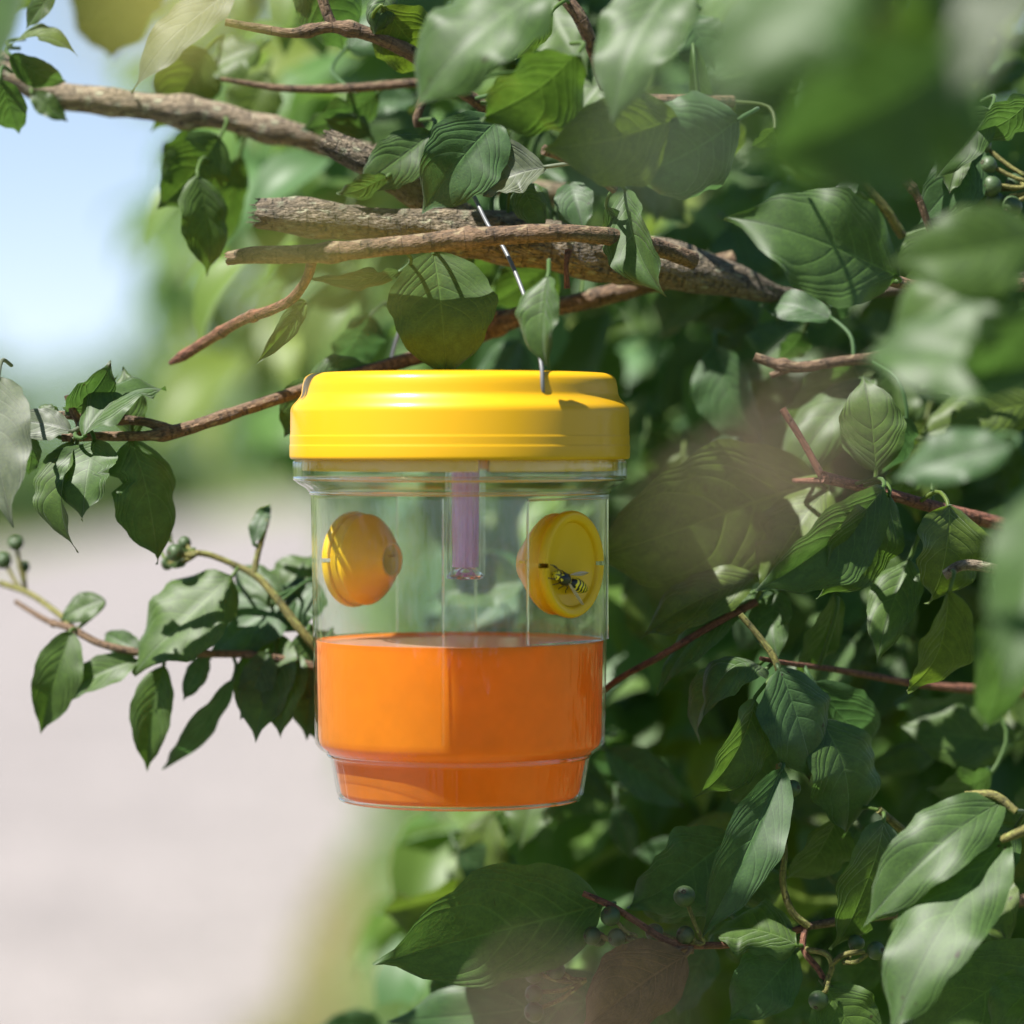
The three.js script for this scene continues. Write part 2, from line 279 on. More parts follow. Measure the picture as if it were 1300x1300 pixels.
// upper left
leaf(150, -70, 142, 78, 120, -190, 'd', 'green', { lit: 1 });
leaf(300, -18, 163, 112, 56, -50, 'g', 'silver', { lit: 1, bow: 0.05, fold: 0.1, label: 'long pale sunlit leaf' });
leaf(0, 100, 26, 174, 46, 30, 'd', 'green', LIT);
leaf(12, 70, 86, 108, 38, 34, 'd', 'green', LIT);
leaf(12, 58, 98, 64, 24, 30, 'u', 'green', { lit: 1, bow: 0.2 });
leaf(68, -10, 32, 36, 28, 30, 'n', 'green');
leaf(40, 118, 86, 154, 30, 60, 'n', 'green');
leaf(-10, -10, 46, 6, 36, 60, 'd', 'green', LIT);
leaf(262, 60, 195, 168, 86, 86, 'e', 'green');
leaf(280, 172, 206, 268, 84, 54, 'e', 'green');
leaf(250, 222, 268, 350, 62, 40, 'e', 'green');
leaf(305, 196, 278, 330, 44, 100, 'd', 'green', LIT);
leaf(240, 160, 216, 230, 50, 110, 'd', 'green', LIT);
leaf(392, -40, 440, 72, 92, 20, 'd', 'green', { lit: 1, fold: 0.1 });
leaf(480, 118, 386, 172, 54, 60, 'd', 'green', LIT);
leaf(440, 60, 540, 12, 0.1 + 60, 70, 'g', 'green');
leaf(330, 60, 250, 100, 70, 90, 'g', 'green');
leaf(340, 90, 300, 180, 70, 120, 'n', 'green');
// upper middle
leaf(494, -12, 474, 42, 44, 0, 'n', 'green', { edge: 0.6 });
leaf(486, 6, 566, 92, 88, 6, 'd', 'green', { lit: 1, fold: 0.15 });
leaf(702, -28, 513, 130, 118, -105, 'g', 'green', { lit: 1, label: 'large pale glossy leaf close to the lens' });
leaf(735, 66, 612, 156, 104, -70, 'd', 'green', { tex: 0 });
leaf(862, -34, 770, 146, 112, -105, 'g', 'green', LIT);
leaf(700, 14, 655, 78, 24, 0, 'd', 'green', LIT);
leaf(690, 0, 745, 92, 80, 60, 'g', 'green');
leaf(580, -14, 620, 24, 60, 40, 'd', 'green', LIT);
leaf(634, 150, 536, 270, 104, -4, 'n', 'green', { fold: 0.4, bow: 0.12 });
leaf(692, 212, 610, 244, 62, -8, 'g', 'silver', { lit: 1, fold: 0.5, curl: 0.1, label: 'small shrivelled grey leaf', wave: 0.07 });
leaf(662, 230, 690, 290, 46, 0, 'g', 'green', LIT);
leaf(722, 232, 740, 292, 50, 20, 'g', 'green', LIT);
leaf(640, 236, 700, 300, 66, 24, 'n', 'green');
leaf(860, 150, 690, 190, 120, -60, 'e', 'green');
leaf(940, 150, 800, 230, 150, -50, 'e', 'green');
leaf(795, 242, 834, 374, 66, -16, 'l', 'green', { lit: 1, fold: 0.6 });
leaf(770, 262, 790, 330, 34, -10, 'd', 'green', LIT);
leaf(550, 318, 570, 484, 136, -14, 'n', 'green', { lit: 1, fold: 0.12, bow: 0.10, wave: 0.02, bite: -1, label: 'broad leaf hanging down just above the yellow lid' });
leaf(696, 350, 684, 464, 56, -56, 'l', 'green', { lit: 1, fold: 0.9, edge: 0.5, label: 'folded leaf speared by the wire' });
leaf(492, 224, 430, 252, 30, 10, 'd', 'green', LIT);
leaf(548, 168, 452, 240, 66, 14, 'n', 'green');
leaf(620, 152, 560, 210, 50, 6, 'w', 'green', LIT);
leaf(470, 172, 410, 150, 40, 60, 'd', 'green', LIT);
leaf(604, 322, 540, 350, 34, 40, 'd', 'green', LIT);
leaf(640, 330, 560, 340, 60, 90, 'd', 'green', LIT);
leaf(704, 330, 620, 392, 76, 70, 'd', 'green');
leaf(402, 480, 360, 554, 56, 30, 'n', 'green', { bow: 0.12, twist: 0 });
leaf(392, 486, 470, 462, 50, 36, 'n', 'green', { bow: 0.2, twist: 0 });
leaf(388, 384, 333, 460, 30, -10, 's', 'green', { fold: 0.8 });
leaf(508, 345, 396, 362, 26, -16, 'd', 'green', LIT);
leaf(470, 400, 430, 470, 60, 70, 'd', 'green', LIT);
leaf(880, 54, 902, 196, 28, 40, 'd', 'green', LIT);
leaf(930, 150, 925, 210, 40, 50, 'd', 'green');
leaf(860, 178, 845, 240, 40, 20, 'd', 'green', LIT);
leaf(985, 162, 955, 190, 24, 20, 'd', 'green', LIT);
leaf(870, 20, 910, 90, 70, 60, 'n', 'green');
leaf(780, 90, 730, 150, 60, 50, 'g', 'green');
leaf(560, 60, 590, 130, 60, 60, 'n', 'green');
leaf(600, 20, 640, 80, 70, 90, 'n', 'green');
// upper right, some close to the lens
leaf(1080, -50, 890, 118, 170, -430, 'g', 'green', { lit: 1, label: 'very blurred pale leaf close to the lens' });
leaf(1240, 60, 965, 215, 235, -330, 'e', 'green', { tex: 0, label: 'very blurred broad dark leaf close to the lens' });
leaf(1305, -40, 1212, 118, 90, -420, 'g', 'silver', LIT);
leaf(1130, -60, 1010, 40, 130, -380, 'e', 'green');
leaf(1200, -60, 1150, 60, 120, -360, 'e', 'green');
leaf(1258, 138, 1186, 226, 58, 2, 'n', 'green', { fold: 0.5 });
leaf(1246, 186, 1168, 280, 76, 14, 'n', 'green');
leaf(1226, 190, 1205, 246, 34, 10, 'g', 'green', LIT);
leaf(1310, 126, 1236, 176, 50, 0, 'd', 'green');
leaf(1140, 352, 928, 272, 142, -46, 'e', 'green', { tex: 0, bow: 0.1 });
leaf(1056, 404, 960, 380, 42, 40, 'g', 'green', LIT);
leaf(1320, 300, 1130, 330, 120, -210, 'n', 'green', LIT);
leaf(1325, 470, 1085, 440, 130, -230, 'g', 'green', { lit: 1, label: 'blurred pale leaf near the lens at the shrub edge' });
leaf(1300, 345, 1120, 420, 120, -200, 'g', 'green', LIT);
leaf(1330, 390, 1230, 500, 130, -240, 'd', 'green');
leaf(1090, 232, 1052, 262, 24, 0, 'g', 'green');
leaf(1110, 270, 1060, 240, 40, 30, 'd', 'green');
leaf(1200, 300, 1140, 360, 70, 30, 'n', 'green');
leaf(1020, 420, 990, 460, 40, 60, 'd', 'green', LIT);
leaf(1050, 400, 1080, 380, 30, 60, 'd', 'green', LIT);
// middle right
leaf(1040, 610, 748, 716, 186, 30, 'e', 'green', { fold: 0.08, bow: 0.05, tex: 0, bite: -1, label: 'broad dark veined leaf right behind the jar' });
leaf(1122, 618, 962, 752, 88, -24, 'e', 'green', { fold: 0.45 });
leaf(1130, 626, 1040, 762, 84, -18, 'e', 'green', { fold: 0.3 });
leaf(1052, 622, 960, 742, 84, 18, 'g', 'green', { lit: 1 });
leaf(1204, 640, 1186, 768, 126, -8, 'e', 'green', { fold: 0.25, bow: 0.12 });
leaf(1112, 600, 1098, 474, 84, 0, 'n', 'green', { fold: 0.2 });
leaf(1110, 478, 990, 616, 84, 44, 'g', 'green', LIT);
leaf(1082, 462, 996, 538, 66, 60, 'd', 'green', LIT);
leaf(1152, 528, 1122, 606, 40, 24, 'd', 'green', LIT);
leaf(1160, 590, 1130, 640, 60, 30, 'd', 'green', LIT);
leaf(1285, 568, 1130, 606, 70, -160, 'g', 'green', LIT);
leaf(1320, 510, 1160, 560, 90, 60, 'n', 'green');
leaf(960, 730, 812, 808, 66, 20, 'g', 'green', { lit: 1, fold: 0.5 });
leaf(956, 752, 828, 872, 46, 24, 'w', 'green', { lit: 1, fold: 0.3 });
leaf(984, 752, 986, 836, 56, 24, 'g', 'green', LIT);
leaf(1062, 752, 1012, 866, 44, 30, 'd', 'green', LIT);
leaf(1155, 710, 1112, 836, 66, 10, 'g', 'green', { lit: 1, fold: 0.4 });
leaf(1206, 748, 1160, 890, 66, -36, 'd', 'green', { lit: 1, fold: 0.5 });
leaf(1286, 716, 1258, 936, 92, -130, 'd', 'green', { fold: 0.4 });
leaf(1330, 620, 1280, 880, 110, -280, 'g', 'green', LIT);
leaf(1330, 610, 1268, 690, 60, -180, 'g', 'green', LIT);
leaf(1100, 640, 1075, 700, 50, 40, 'g', 'green', LIT);
leaf(900, 740, 870, 830, 60, 60, 'n', 'green');
// lower right
leaf(988, 848, 1034, 992, 92, -4, 'e', 'green', { tex: 2, fold: 0.2, bow: 0.1, label: 'dull leaf with a brown tip hanging in shade' });
leaf(1042, 912, 1086, 1066, 94, 4, 'e', 'green', { tex: 1, fold: 0.2, bow: 0.1 });
leaf(1032, 866, 1112, 966, 80, 24, 'd', 'green', { tex: 0 });
leaf(972, 850, 892, 902, 60, 0, 'u', 'green', { bow: 0.3, edge: 0.5, tex: 1 });
leaf(962, 846, 880, 942, 44, 6, 'l', 'green', { bow: 0.25, fold: 0.6 });
leaf(958, 886, 882, 1014, 60, -8, 'e', 'green', { bow: 0.15, fold: 0.5 });
leaf(962, 912, 942, 1036, 74, 16, 'd', 'green', LIT);
leaf(994, 974, 892, 1192, 76, -12, 'n', 'green', { fold: 0.6, bite: -1, label: 'long narrow bluish leaf hanging in shade' });
leaf(930, 1062, 806, 1160, 112, 8, 'e', 'green', { tex: 0 });
leaf(900, 1150, 806, 1150, 60, 26, 'g', 'green', LIT);
leaf(1064, 1040, 1000, 1126, 66, 20, 'd', 'green', { tex: 1 });
leaf(1122, 1040, 1072, 1212, 84, 0, 'e', 'green', { fold: 0.25, tex: 0 });
leaf(1012, 1200, 898, 1186, 84, 2, 'u', 'green', { bow: 0.15, fold: 0.4 });
leaf(1010, 1208, 926, 1296, 86, 6, 'n', 'green', { tex: 0 });
leaf(1276, 1016, 1092, 1178, 90, -44, 'g', 'green', { lit: 1, bow: 0.15, fold: 0.4 });
leaf(1278, 1060, 1126, 1320, 116, -56, 'g', 'green', { lit: 1, bow: 0.06, fold: 0.15, bite: -1, label: 'large bright sunlit leaf with a dark shadow stripe' });
leaf(1290, 1050, 1230, 1110, 60, -30, 'n', 'green');
leaf(1046, 1250, 1110, 1345, 90, -4, 'n', 'green', { fold: 0.3 });
leaf(1330, 1205, 1140, 1340, 120, 0, 'n', 'green', { tex: 0, bow: 0.05 });
leaf(1290, 942, 1140, 920, 84, 70, 'n', 'green');
leaf(1260, 980, 1180, 1010, 50, 50, 'd', 'green');
leaf(1330, 1240, 1256, 1310, 70, -40, 'g', 'green');
leaf(1090, 1050, 1180, 1160, 90, 60, 'n', 'green');
leaf(1180, 1150, 1130, 1290, 90, 50, 'n', 'green');
leaf(1230, 1100, 1280, 1200, 80, 30, 'g', 'green');
leaf(940, 1140, 1000, 1110, 60, 40, 'n', 'green');
leaf(900, 1200, 860, 1290, 70, 50, 'g', 'green');
leaf(1130, 1230, 1050, 1230, 70, 60, 'g', 'green');
leaf(1060, 1120, 1130, 1140, 60, 70, 'n', 'green');
// bottom middle
leaf(768, 1148, 476, 1228, 148, -8, 'e', 'green', { lit: 0, bow: 0.06, fold: 0.06, tex: 0, bite: -1, twist: 0.1, curl: 0.02, edge: 0, wave: 0.04, label: 'broad dark leaf with pale veins below the trap' });
leaf(800, 1262, 488, 1292, 120, 44, 'n', 'green', { fold: 0.1 });
leaf(872, 1212, 738, 1310, 106, -20, 'n', 'brown', { label: 'brownish leaf beside the berries' });
leaf(720, 1290, 580, 1345, 110, 60, 'g', 'green');
leaf(870, 1270, 800, 1330, 90, 50, 'g', 'green');
// left sprays
leaf(-2, 478, 4, 656, 92, -34, 'g', 'silver', { free: 1, lit: 1, fold: 0.1, label: 'pale crinkled leaf at the tip of the left twig', wave: 0.05 });
leaf(90, 548, 16, 532, 44, -4, 'g', 'silver', { lit: 1, fold: 0.3 });
leaf(84, 524, 140, 456, 52, -2, 'd', 'green', { lit: 1, bow: 0.15, curl: -0.05 });
leaf(92, 512, 152, 484, 28, 4, 'd', 'green', LIT);
leaf(106, 556, 210, 490, 58, -6, 'u', 'green', { lit: 1, bow: 0.15, fold: 0.6 });
leaf(168, 556, 156, 464, 46, 14, 'n', 'green');
leaf(120, 558, 100, 656, 78, -10, 'g', 'green', { lit: 1, fold: 0.2, bite: 0.5 });
leaf(98, 562, 84, 698, 40, -4, 'l', 'green', { fold: 0.8, bow: 0.15 });
leaf(92, 560, 66, 640, 34, 0, 'n', 'green', { fold: 0.7 });
leaf(166, 556, 206, 716, 86, 10, 'e', 'green', { fold: 0.12, bow: 0.08, bite: 0.3 });
leaf(40, 552, 36, 604, 26, 0, 'd', 'green', LIT);
leaf(70, 518, 42, 524, 20, 8, 'g', 'green');
leaf(294, 732, 166, 852, 98, 40, 'g', 'green', { lit: 1, fold: 0.2 });
leaf(374, 752, 262, 832, 78, 54, 'g', 'green', LIT);
leaf(90, 800, 50, 932, 62, 44, 'n', 'green', { fold: 0.4 });
leaf(176, 838, 62, 892, 42, 44, 'g', 'green', { fold: 0.4 });
leaf(208, 844, 186, 980, 54, 44, 'n', 'green', { fold: 0.7 });
leaf(296, 862, 208, 982, 34, 48, 'd', 'green', { lit: 1 });
leaf(352, 804, 322, 940, 78, 44, 'g', 'green', { lit: 1 });
leaf(396, 796, 390, 940, 70, 46, 'n', 'green');
leaf(340, 826, 304, 914, 46, 40, 'n', 'green');
leaf(134, 762, 76, 788, 36, 56, 'g', 'green');
leaf(322, 690, 342, 636, 22, 48, 'g', 'green');
leaf(404, 740, 352, 806, 66, 54, 'g', 'green', LIT);
leaf(240, 700, 206, 716, 26, 46, 'n', 'green');
leaf(420, 800, 360, 900, 74, 52, 'g', 'green', LIT);
leaf(376, 828, 352, 930, 60, 40, 'g', 'green', LIT);
leaf(262, 830, 232, 890, 30, 46, 'n', 'green');
leaf(410, 846, 408, 950, 64, 50, 'n', 'green');
leaf(300, 722, 366, 770, 50, 60, 'g', 'green', LIT);
leaf(180, 830, 130, 800, 34, 48, 'g', 'green', LIT);
leaf(352, 762, 398, 700, 54, 60, 'g', 'green', LIT);
leaf(180, 650, 220, 690, 30, 60, 'g', 'green');
// withered pieces and leaves very close to the lens
leaf(1020, 590, 835, 690, 32, -790, 'g', 'rose', { lit: 1, label: 'brown withered leaf very close to the lens' });
leaf(700, 1330, 870, 1220, 15, -780, 'g', 'rose', { lit: 1, label: 'pinkish withered leaf very close to the lens' });
leaf(310, -20, 90, 44, 110, -780, 'g', 'gold', { lit: 1, label: 'yellowish leaf edge very close to the lens' });
leaf(450, 330, 280, 425, 46, -780, 'g', 'gold', { lit: 1 });
leaf(940, 110, 720, 250, 34, -780, 'g', 'green', { lit: 1 });

// leaves farther back in the shrub, each still a leaf; past those, foliage
const backRng = rngOf(4242);
function backEdge(py) { return py < 420 ? 300 + 40 * Math.sin(py * 0.02) : py < 1040 ? 600 : lerp(560, 470, (py - 1040) / 260); }
{
  const tints = ['green'];
  for (let i = 0; i < 130; i++) {
    const py = -30 + 1360 * backRng(), e = backEdge(py), px = e + (1340 - e) * Math.pow(backRng(), 0.85), dz = 70 + 120 * backRng(), len = 70 + 80 * backRng(), a = Math.PI * (0.5 + (backRng() - 0.5) * 1.1);
    leaf(px, py, px + Math.cos(a) * len * (backRng() < 0.7 ? -1 : 1), py + Math.sin(a) * len, len * (0.45 + 0.15 * backRng()), dz, 'ngdugnl'[Math.floor(backRng() * 7)], tints[Math.floor(backRng() * tints.length)], { fold: 0.2 + 0.4 * backRng(), dt: (backRng() - 0.5) * 30 });
  }
}
function cheapLeaf() {                                          // small folded blade, unit length
  return grid(4, 5, (i, j) => { const v = j / 5, u = i / 2 - 1, h = 0.27 * bladeWidth(v); return [u * h, v, Math.abs(u) * h * 0.35 + 0.22 * v * (1 - v) * 2 - 0.12 * v * v * v]; });
}
const cheap = cheapLeaf();
function foliage(name, parent, origin, n, place, seed, tints) {
  const rng = rngOf(seed), mats = [], cols = [], m4 = new THREE.Matrix4(), q = new THREE.Quaternion(), c = new THREE.Color();
  for (let k = 0, tries = 0; k < n && tries < n * 30; tries++) {
    const at = place(rng); if (!at) continue;
    const [p, size, out] = at, nrm = V(rng() - 0.5, rng() * 0.9 + 0.15, rng() - 0.35).addScaledVector(out, 0.5).normalize(), ax = V((rng() - 0.5) * 1.4, -0.8 - rng() * 0.5, (rng() - 0.5) * 1.4).addScaledVector(out, 0.5);
    ax.addScaledVector(nrm, -ax.dot(nrm)).normalize();
    q.setFromRotationMatrix(m4.makeBasis(ax.clone().cross(nrm), ax, nrm));
    const s = size * (0.75 + 0.5 * rng());
    mats.push(new THREE.Matrix4().compose(p.clone().sub(origin), q, V(s, s, s)));
    const t = TINTS[tints[Math.floor(rng() * tints.length)]], b = 0.8 + 0.4 * rng();
    cols.push(c.clone().setRGB(t[0] * b * (0.9 + 0.2 * rng()), t[1] * b, t[2] * b)); k++;
  }
  const mat = new THREE.MeshPhysicalMaterial({ color: 0xffffff, roughness: 1, transmission: 0.58, thickness: 0, specularIntensity: 0.2, clearcoat: 1, clearcoatRoughness: 0.46, side: THREE.DoubleSide });
  const im = new THREE.InstancedMesh(cheap, mat, mats.length);
  mats.forEach((m, i) => { im.setMatrixAt(i, m); im.setColorAt(i, cols[i]); });
  im.name = numbered(name); im.userData.kind = 'stuff'; im.castShadow = im.receiveShadow = true; parent.add(im);
  return im;
}
foliage('foliage', shrub, SHRUB_AT, 1500, (rng) => {
  const py = -150 + 1600 * rng(), e = backEdge(clamp(py, 0, 1300)), px = e + (1500 - e) * Math.pow(rng(), 0.9), dz = 170 + 330 * rng();
  return [P(px, py, dz), 0.044, V(-0.4, 0.2, 0.6)];
}, 11, GREENS);

// leaves above the frame towards the sun, which dapple what is in view
{
  const rng = rngOf(909), T = (px, py, dz) => P(px, py, dz);
  for (const [x, y] of [[385, 500], [440, 540], [500, 500], [560, 520], [620, 500], [660, 520], [420, 860], [470, 860], [530, 860], [430, 940], [500, 940], [550, 900], [470, 990], [540, 1000], [450, 720], [500, 700], [400, 760], [545, 820], [400, 900], [540, 960]]) litPoints.push(T(x, y, -46));
  const shade = (c, r) => litPoints.some((p) => { const d = c.clone().sub(p), along = d.dot(SUN); return along > 0 && d.addScaledVector(SUN, -along).length() < r; });
  // a long leaf that hangs above the frame and keeps the sun off the right half of the jar
  {
    const W = 0.080, L = 0.22, r = V(-SUN.z, 0, SUN.x).normalize().multiplyScalar(-1), c = T(557, 885, -46).addScaledVector(SUN, 0.33).addScaledVector(r, W * 0.5), y = V(0, -1, 0), z = r.clone().cross(y);
    const m = add('leaf', leafGeometry(L, W, { fold: 0.1, bow: 0.02, wave: 0.005, curl: 0.02, bite: -1 }, rngOf(5), V(0, -0.02, 0)), leafMat('leafy', 0), shrub);
    m.quaternion.setFromRotationMatrix(new THREE.Matrix4().makeBasis(r, y, z)); m.position.copy(c).add(V(0, L * 0.42, 0)).sub(SHRUB_AT);
  }
  foliage('foliage', shrub, SHRUB_AT, 50, (r) => {
    const q = P(690 + 660 * r(), -60 + 1420 * r(), -60 + 260 * r()), t = (1.70 + 0.30 * r() - q.y) / SUN.y, c = q.addScaledVector(SUN, t);
    return shade(c, 0.078) ? null : [c, 0.062, V(-0.3, 0.4, 0.3)];
  }, 12, GREENS);
}

// ---------------------------------------------------------------- berries
const berryMat = new THREE.MeshPhysicalMaterial({ color: new THREE.Color().setRGB(0.032, 0.062, 0.016), roughness: 0.6, clearcoat: 0.2, clearcoatRoughness: 0.35, bumpMap: barkBump, bumpScale: 0.0001 });
const calyxMat = new THREE.MeshStandardMaterial({ color: new THREE.Color().setRGB(0.06, 0.045, 0.03), roughness: 0.9 });
const berryGeo = new THREE.SphereGeometry(1, 24, 16);
{ const p = berryGeo.attributes.position; for (let i = 0; i < p.count; i++) { const y = p.getY(i), k = 1 - 0.10 * Math.exp(-Math.pow((1 - y) / 0.10, 2)); p.setXYZ(i, p.getX(i) * (1 + 0.02 * Math.sin(3 * y)), y * k * 0.96, p.getZ(i)); } berryGeo.computeVertexNormals(); }
const calyxGeo = new THREE.TorusGeometry(0.17, 0.07, 6, 12).rotateX(Math.PI / 2).translate(0, 0.86, 0);
function berries(list, joint, dz) {
  const j = P(joint[0], joint[1], dz).sub(SHRUB_AT), cl = new THREE.Group(); cl.name = numbered('berry_cluster'); cl.position.copy(j); shrub.add(cl);
  list.forEach(([x, y, r, d = 0], i) => {
    const c = P(x, y, dz + d).sub(SHRUB_AT).sub(j), R = r * unitAt(dz), rng = rngOf(i * 31 + x);
    const b = add('berry', berryGeo, berryMat, cl); b.position.copy(c); b.scale.setScalar(R);
    const out = c.clone().normalize().add(V((rng() - 0.5) * 0.5, (rng() - 0.5) * 0.5, 0.75)).normalize();
    b.quaternion.setFromUnitVectors(V(0, 1, 0), out);
    const cx = add('calyx', calyxGeo, calyxMat, cl); cx.position.copy(c); cx.scale.setScalar(R); cx.quaternion.copy(b.quaternion);
    const foot = c.clone().addScaledVector(c.clone().normalize(), -R * 0.8);
    add('berry_stalk', new THREE.TubeGeometry(new THREE.CatmullRomCurve3([V(0, 0, 0), foot.clone().multiplyScalar(0.5).add(V(0, -0.0012, 0.0008)), foot]), 8, 0.00075, 7), WOOD.green, cl);
  });
}
berries([[1258, 236, 14], [1254, 210, 12], [1246, 184, 13, 4], [1264, 256, 13, 3], [1284, 262, 14], [1240, 240, 11, 8], [1288, 232, 12, 8]], [1320, 232], 14);
berries([[1006, 1001, 11]], [985, 1010], -4);
berries([[869, 1138, 14, -3], [870, 1187, 12], [831, 1184, 12, 4]], [894, 1196], -8);
berries([[775, 1163, 13], [752, 1188, 12, 4], [783, 1190, 12], [760, 1192, 10, 10]], [808, 1188], -14);
berries([[1087, 1197, 11, 6], [1112, 1207, 12]], [1070, 1222], -6);
berries([[1039, 1270, 13]], [1052, 1246], -8);
berries([[678, 1237, 12], [706, 1232, 12], [678, 1262, 12], [678, 1285, 13], [686, 1228, 9, 8]], [744, 1244], 2);
berries([[796, 1228, 13], [770, 1242, 13, 3], [812, 1252, 13, 6], [830, 1236, 11, 8]], [800, 1204], -10);
berries([[222, 702, 11, -3], [234, 690, 9, 6], [212, 716, 8, 4]], [252, 702], 44);
berries([[20, 690, 10], [4, 712, 11, 5], [30, 720, 8, 6]], [34, 754], 86);

// ---------------------------------------------------------------- the wasp trap: group at the middle of its bottom, sizes in picture units times UNIT
const TRAP_AT = P(584, 1016, 0), trap = thing('wasp_trap', 'clear plastic hanging wasp trap with bright yellow lid and two yellow entry funnels', 'wasp trap', TRAP_AT);
const s = UNIT, AZ = 55 * Math.PI / 180, HALF = 28 * Math.PI / 180;
const yellow = new THREE.MeshPhysicalMaterial({ color: new THREE.Color().setRGB(0.58, 0.315, 0.003), roughness: 0.45, specularIntensity: 0.5, clearcoat: 0.3, clearcoatRoughness: 0.2, bumpMap: texture(256, 256, (x, y) => 0.5 + 0.12 * (vnoise(x * 60, y * 60, 8, 60, 60) - 0.5), false), bumpScale: 0.00005 });
const amber = new THREE.MeshPhysicalMaterial({ color: new THREE.Color().setRGB(0.70, 0.41, 0.003), roughness: 0.5, specularIntensity: 0.5, clearcoat: 0.25, clearcoatRoughness: 0.12 });
const haze = texture(512, 512, (x, y) => {
  const f = fbm(x * 8, y * 8, 301, 8, 8), g = vnoise(x * 128, y * 128, 303, 128, 128), d = vnoise(x * 90, y * 90, 307, 90, 90);
  return 0.03 + 0.19 * smooth(f, 0.40, 0.75) + 0.09 * (g - 0.5) + (d > 0.975 ? 0.35 : 0);
}, false);
const ripple = texture(512, 512, (x, y) => 0.5 + 0.6 * (fbm(x * 14, y * 3, 311, 14, 3) - 0.5) + 0.35 * (vnoise(x * 70, y * 4, 317, 70, 4) - 0.5), false);
const clear = new THREE.MeshPhysicalMaterial({ color: new THREE.Color().setRGB(0.97, 0.985, 0.98), roughness: 0.02, transmission: 1, thickness: 0, ior: 1.42, side: THREE.DoubleSide, bumpMap: ripple, bumpScale: 0.00035 });
const clearHazy = new THREE.MeshPhysicalMaterial({ color: new THREE.Color().setRGB(0.96, 0.98, 0.97), roughness: 1, roughnessMap: haze, transmission: 1, thickness: 0, ior: 1.38, side: THREE.DoubleSide });
const solid = new THREE.MeshPhysicalMaterial({ color: 0xffffff, roughness: 0.02, transmission: 1, thickness: 0.004, ior: 1.5, attenuationColor: new THREE.Color(0.85, 0.95, 0.9), attenuationDistance: 0.05 });
function lathe(pts, n = 160, rmod, arc = [0, Math.PI * 2]) {     // pts: [radius, height] in units; rmod(radius, angle, height) bends the wall; angle 0 looks at +z
  const th = []; for (let i = 0; i <= n; i++) th.push(arc[0] + (arc[1] - arc[0]) * i / n);
  if (rmod) for (const a of [AZ - HALF, AZ + HALF, AZ - Math.PI - HALF + 2 * Math.PI, AZ - Math.PI + HALF + 2 * Math.PI]) { let k = 0; th.forEach((t, i) => { if (Math.abs(t - a) < Math.abs(th[k] - a)) k = i; }); th[k] = a; }
  let v = 0; const vs = pts.map((p, i) => (v += i ? Math.hypot(p[0] - pts[i - 1][0], p[1] - pts[i - 1][1]) : 0));
  const g = grid(th.length - 1, pts.length - 1, (i, j) => { const [r, y] = pts[j], R = rmod ? rmod(r, th[i], y) : r; return [R * Math.sin(th[i]) * s, y * s, R * Math.cos(th[i]) * s]; }, (i, j) => [th[i] * 180 * s / 0.05, vs[j] * s / 0.05]);
  return creased(g, 0.5);
}
function creased(g, a) { return toCreasedNormals(g.scale(1000, 1000, 1000), a).scale(0.001, 0.001, 0.001); }
function round(pts, r = 3) {                                    // a profile with its corners rounded
  const out = [pts[0]];
  for (let i = 1; i < pts.length - 1; i++) {
    const [a, b, c] = [pts[i - 1], pts[i], pts[i + 1]].map((p) => new THREE.Vector2(...p)), k = pts[i][2] ?? r, d1 = a.clone().sub(b), d2 = c.clone().sub(b), q = Math.min(k, d1.length() * 0.45, d2.length() * 0.45);
    const p = b.clone().addScaledVector(d1.normalize(), q), e = b.clone().addScaledVector(d2.normalize(), q);
    for (let t = 0; t <= 4; t++) { const u = t / 4; out.push([(1 - u) ** 2 * p.x + 2 * u * (1 - u) * b.x + u * u * e.x, (1 - u) ** 2 * p.y + 2 * u * (1 - u) * b.y + u * u * e.y]); }
  }
  out.push(pts[pts.length - 1].slice(0, 2)); return out;
}
const facet = (r, th, y) => {                                   // two flat windows for the entries
  if (y < 206 || y > 384) return r;
  for (const c of [AZ, AZ - Math.PI]) { let d = th - c; d = Math.atan2(Math.sin(d), Math.cos(d)); if (Math.abs(d) <= HALF + 1e-4) return r * Math.cos(HALF) / Math.cos(d); }
  return r;
};
const wall = [[138, 0], [152, 2, 6], [156.5, 9, 5], [164.5, 55, 3], [168, 60, 3], [178, 66, 5], [184, 74, 8]];
const upperWall = [[184, 78], [186.3, 205.8], [186.3, 206.2], [188.8, 383.8], [188.8, 384.2], [189, 388]], neck = [[190, 390], [194, 396, 4], [206, 403, 4], [211.5, 409, 5], [212, 430], [206, 434]];
const jar = add('jar', mergeGeometries([lathe(round([[0, 0], ...wall, ...upperWall.slice(0, 1)], 3), 160), lathe(upperWall, 192, facet, [0, Math.PI * 2]), lathe(round([[189, 388], ...neck], 3), 160)]), clear, trap);
const inner = [[181, 203], [182.3, 205.8], [182.3, 206.2], [184.6, 383.8], [184.6, 384.2], [185, 390]];
add('inner_neck', lathe([[185, 390.5], [191, 399], [204, 407], [207, 412], [207, 432]], 160), clear, jar);
add('inner_wall', lathe(inner, 192, facet), clearHazy, jar);
for (const [r, y, t] of [[208.5, 409, 3.2], [189, 391, 2.2], [166.5, 59, 2.6], [152, 4, 2.6]]) add('bead', new THREE.TorusGeometry(r * s, t * s, 12, 160).rotateX(Math.PI / 2).translate(0, y * s, 0), solid, jar);
// mould seams of the wall
for (const a of [-5.5, 174.5]) { const th = a * Math.PI / 180; add('seam', new THREE.CylinderGeometry(1.3 * s, 1.3 * s, 300 * s, 8).translate(Math.sin(th) * 186.8 * s, 236 * s, Math.cos(th) * 186.8 * s), solid, jar); }
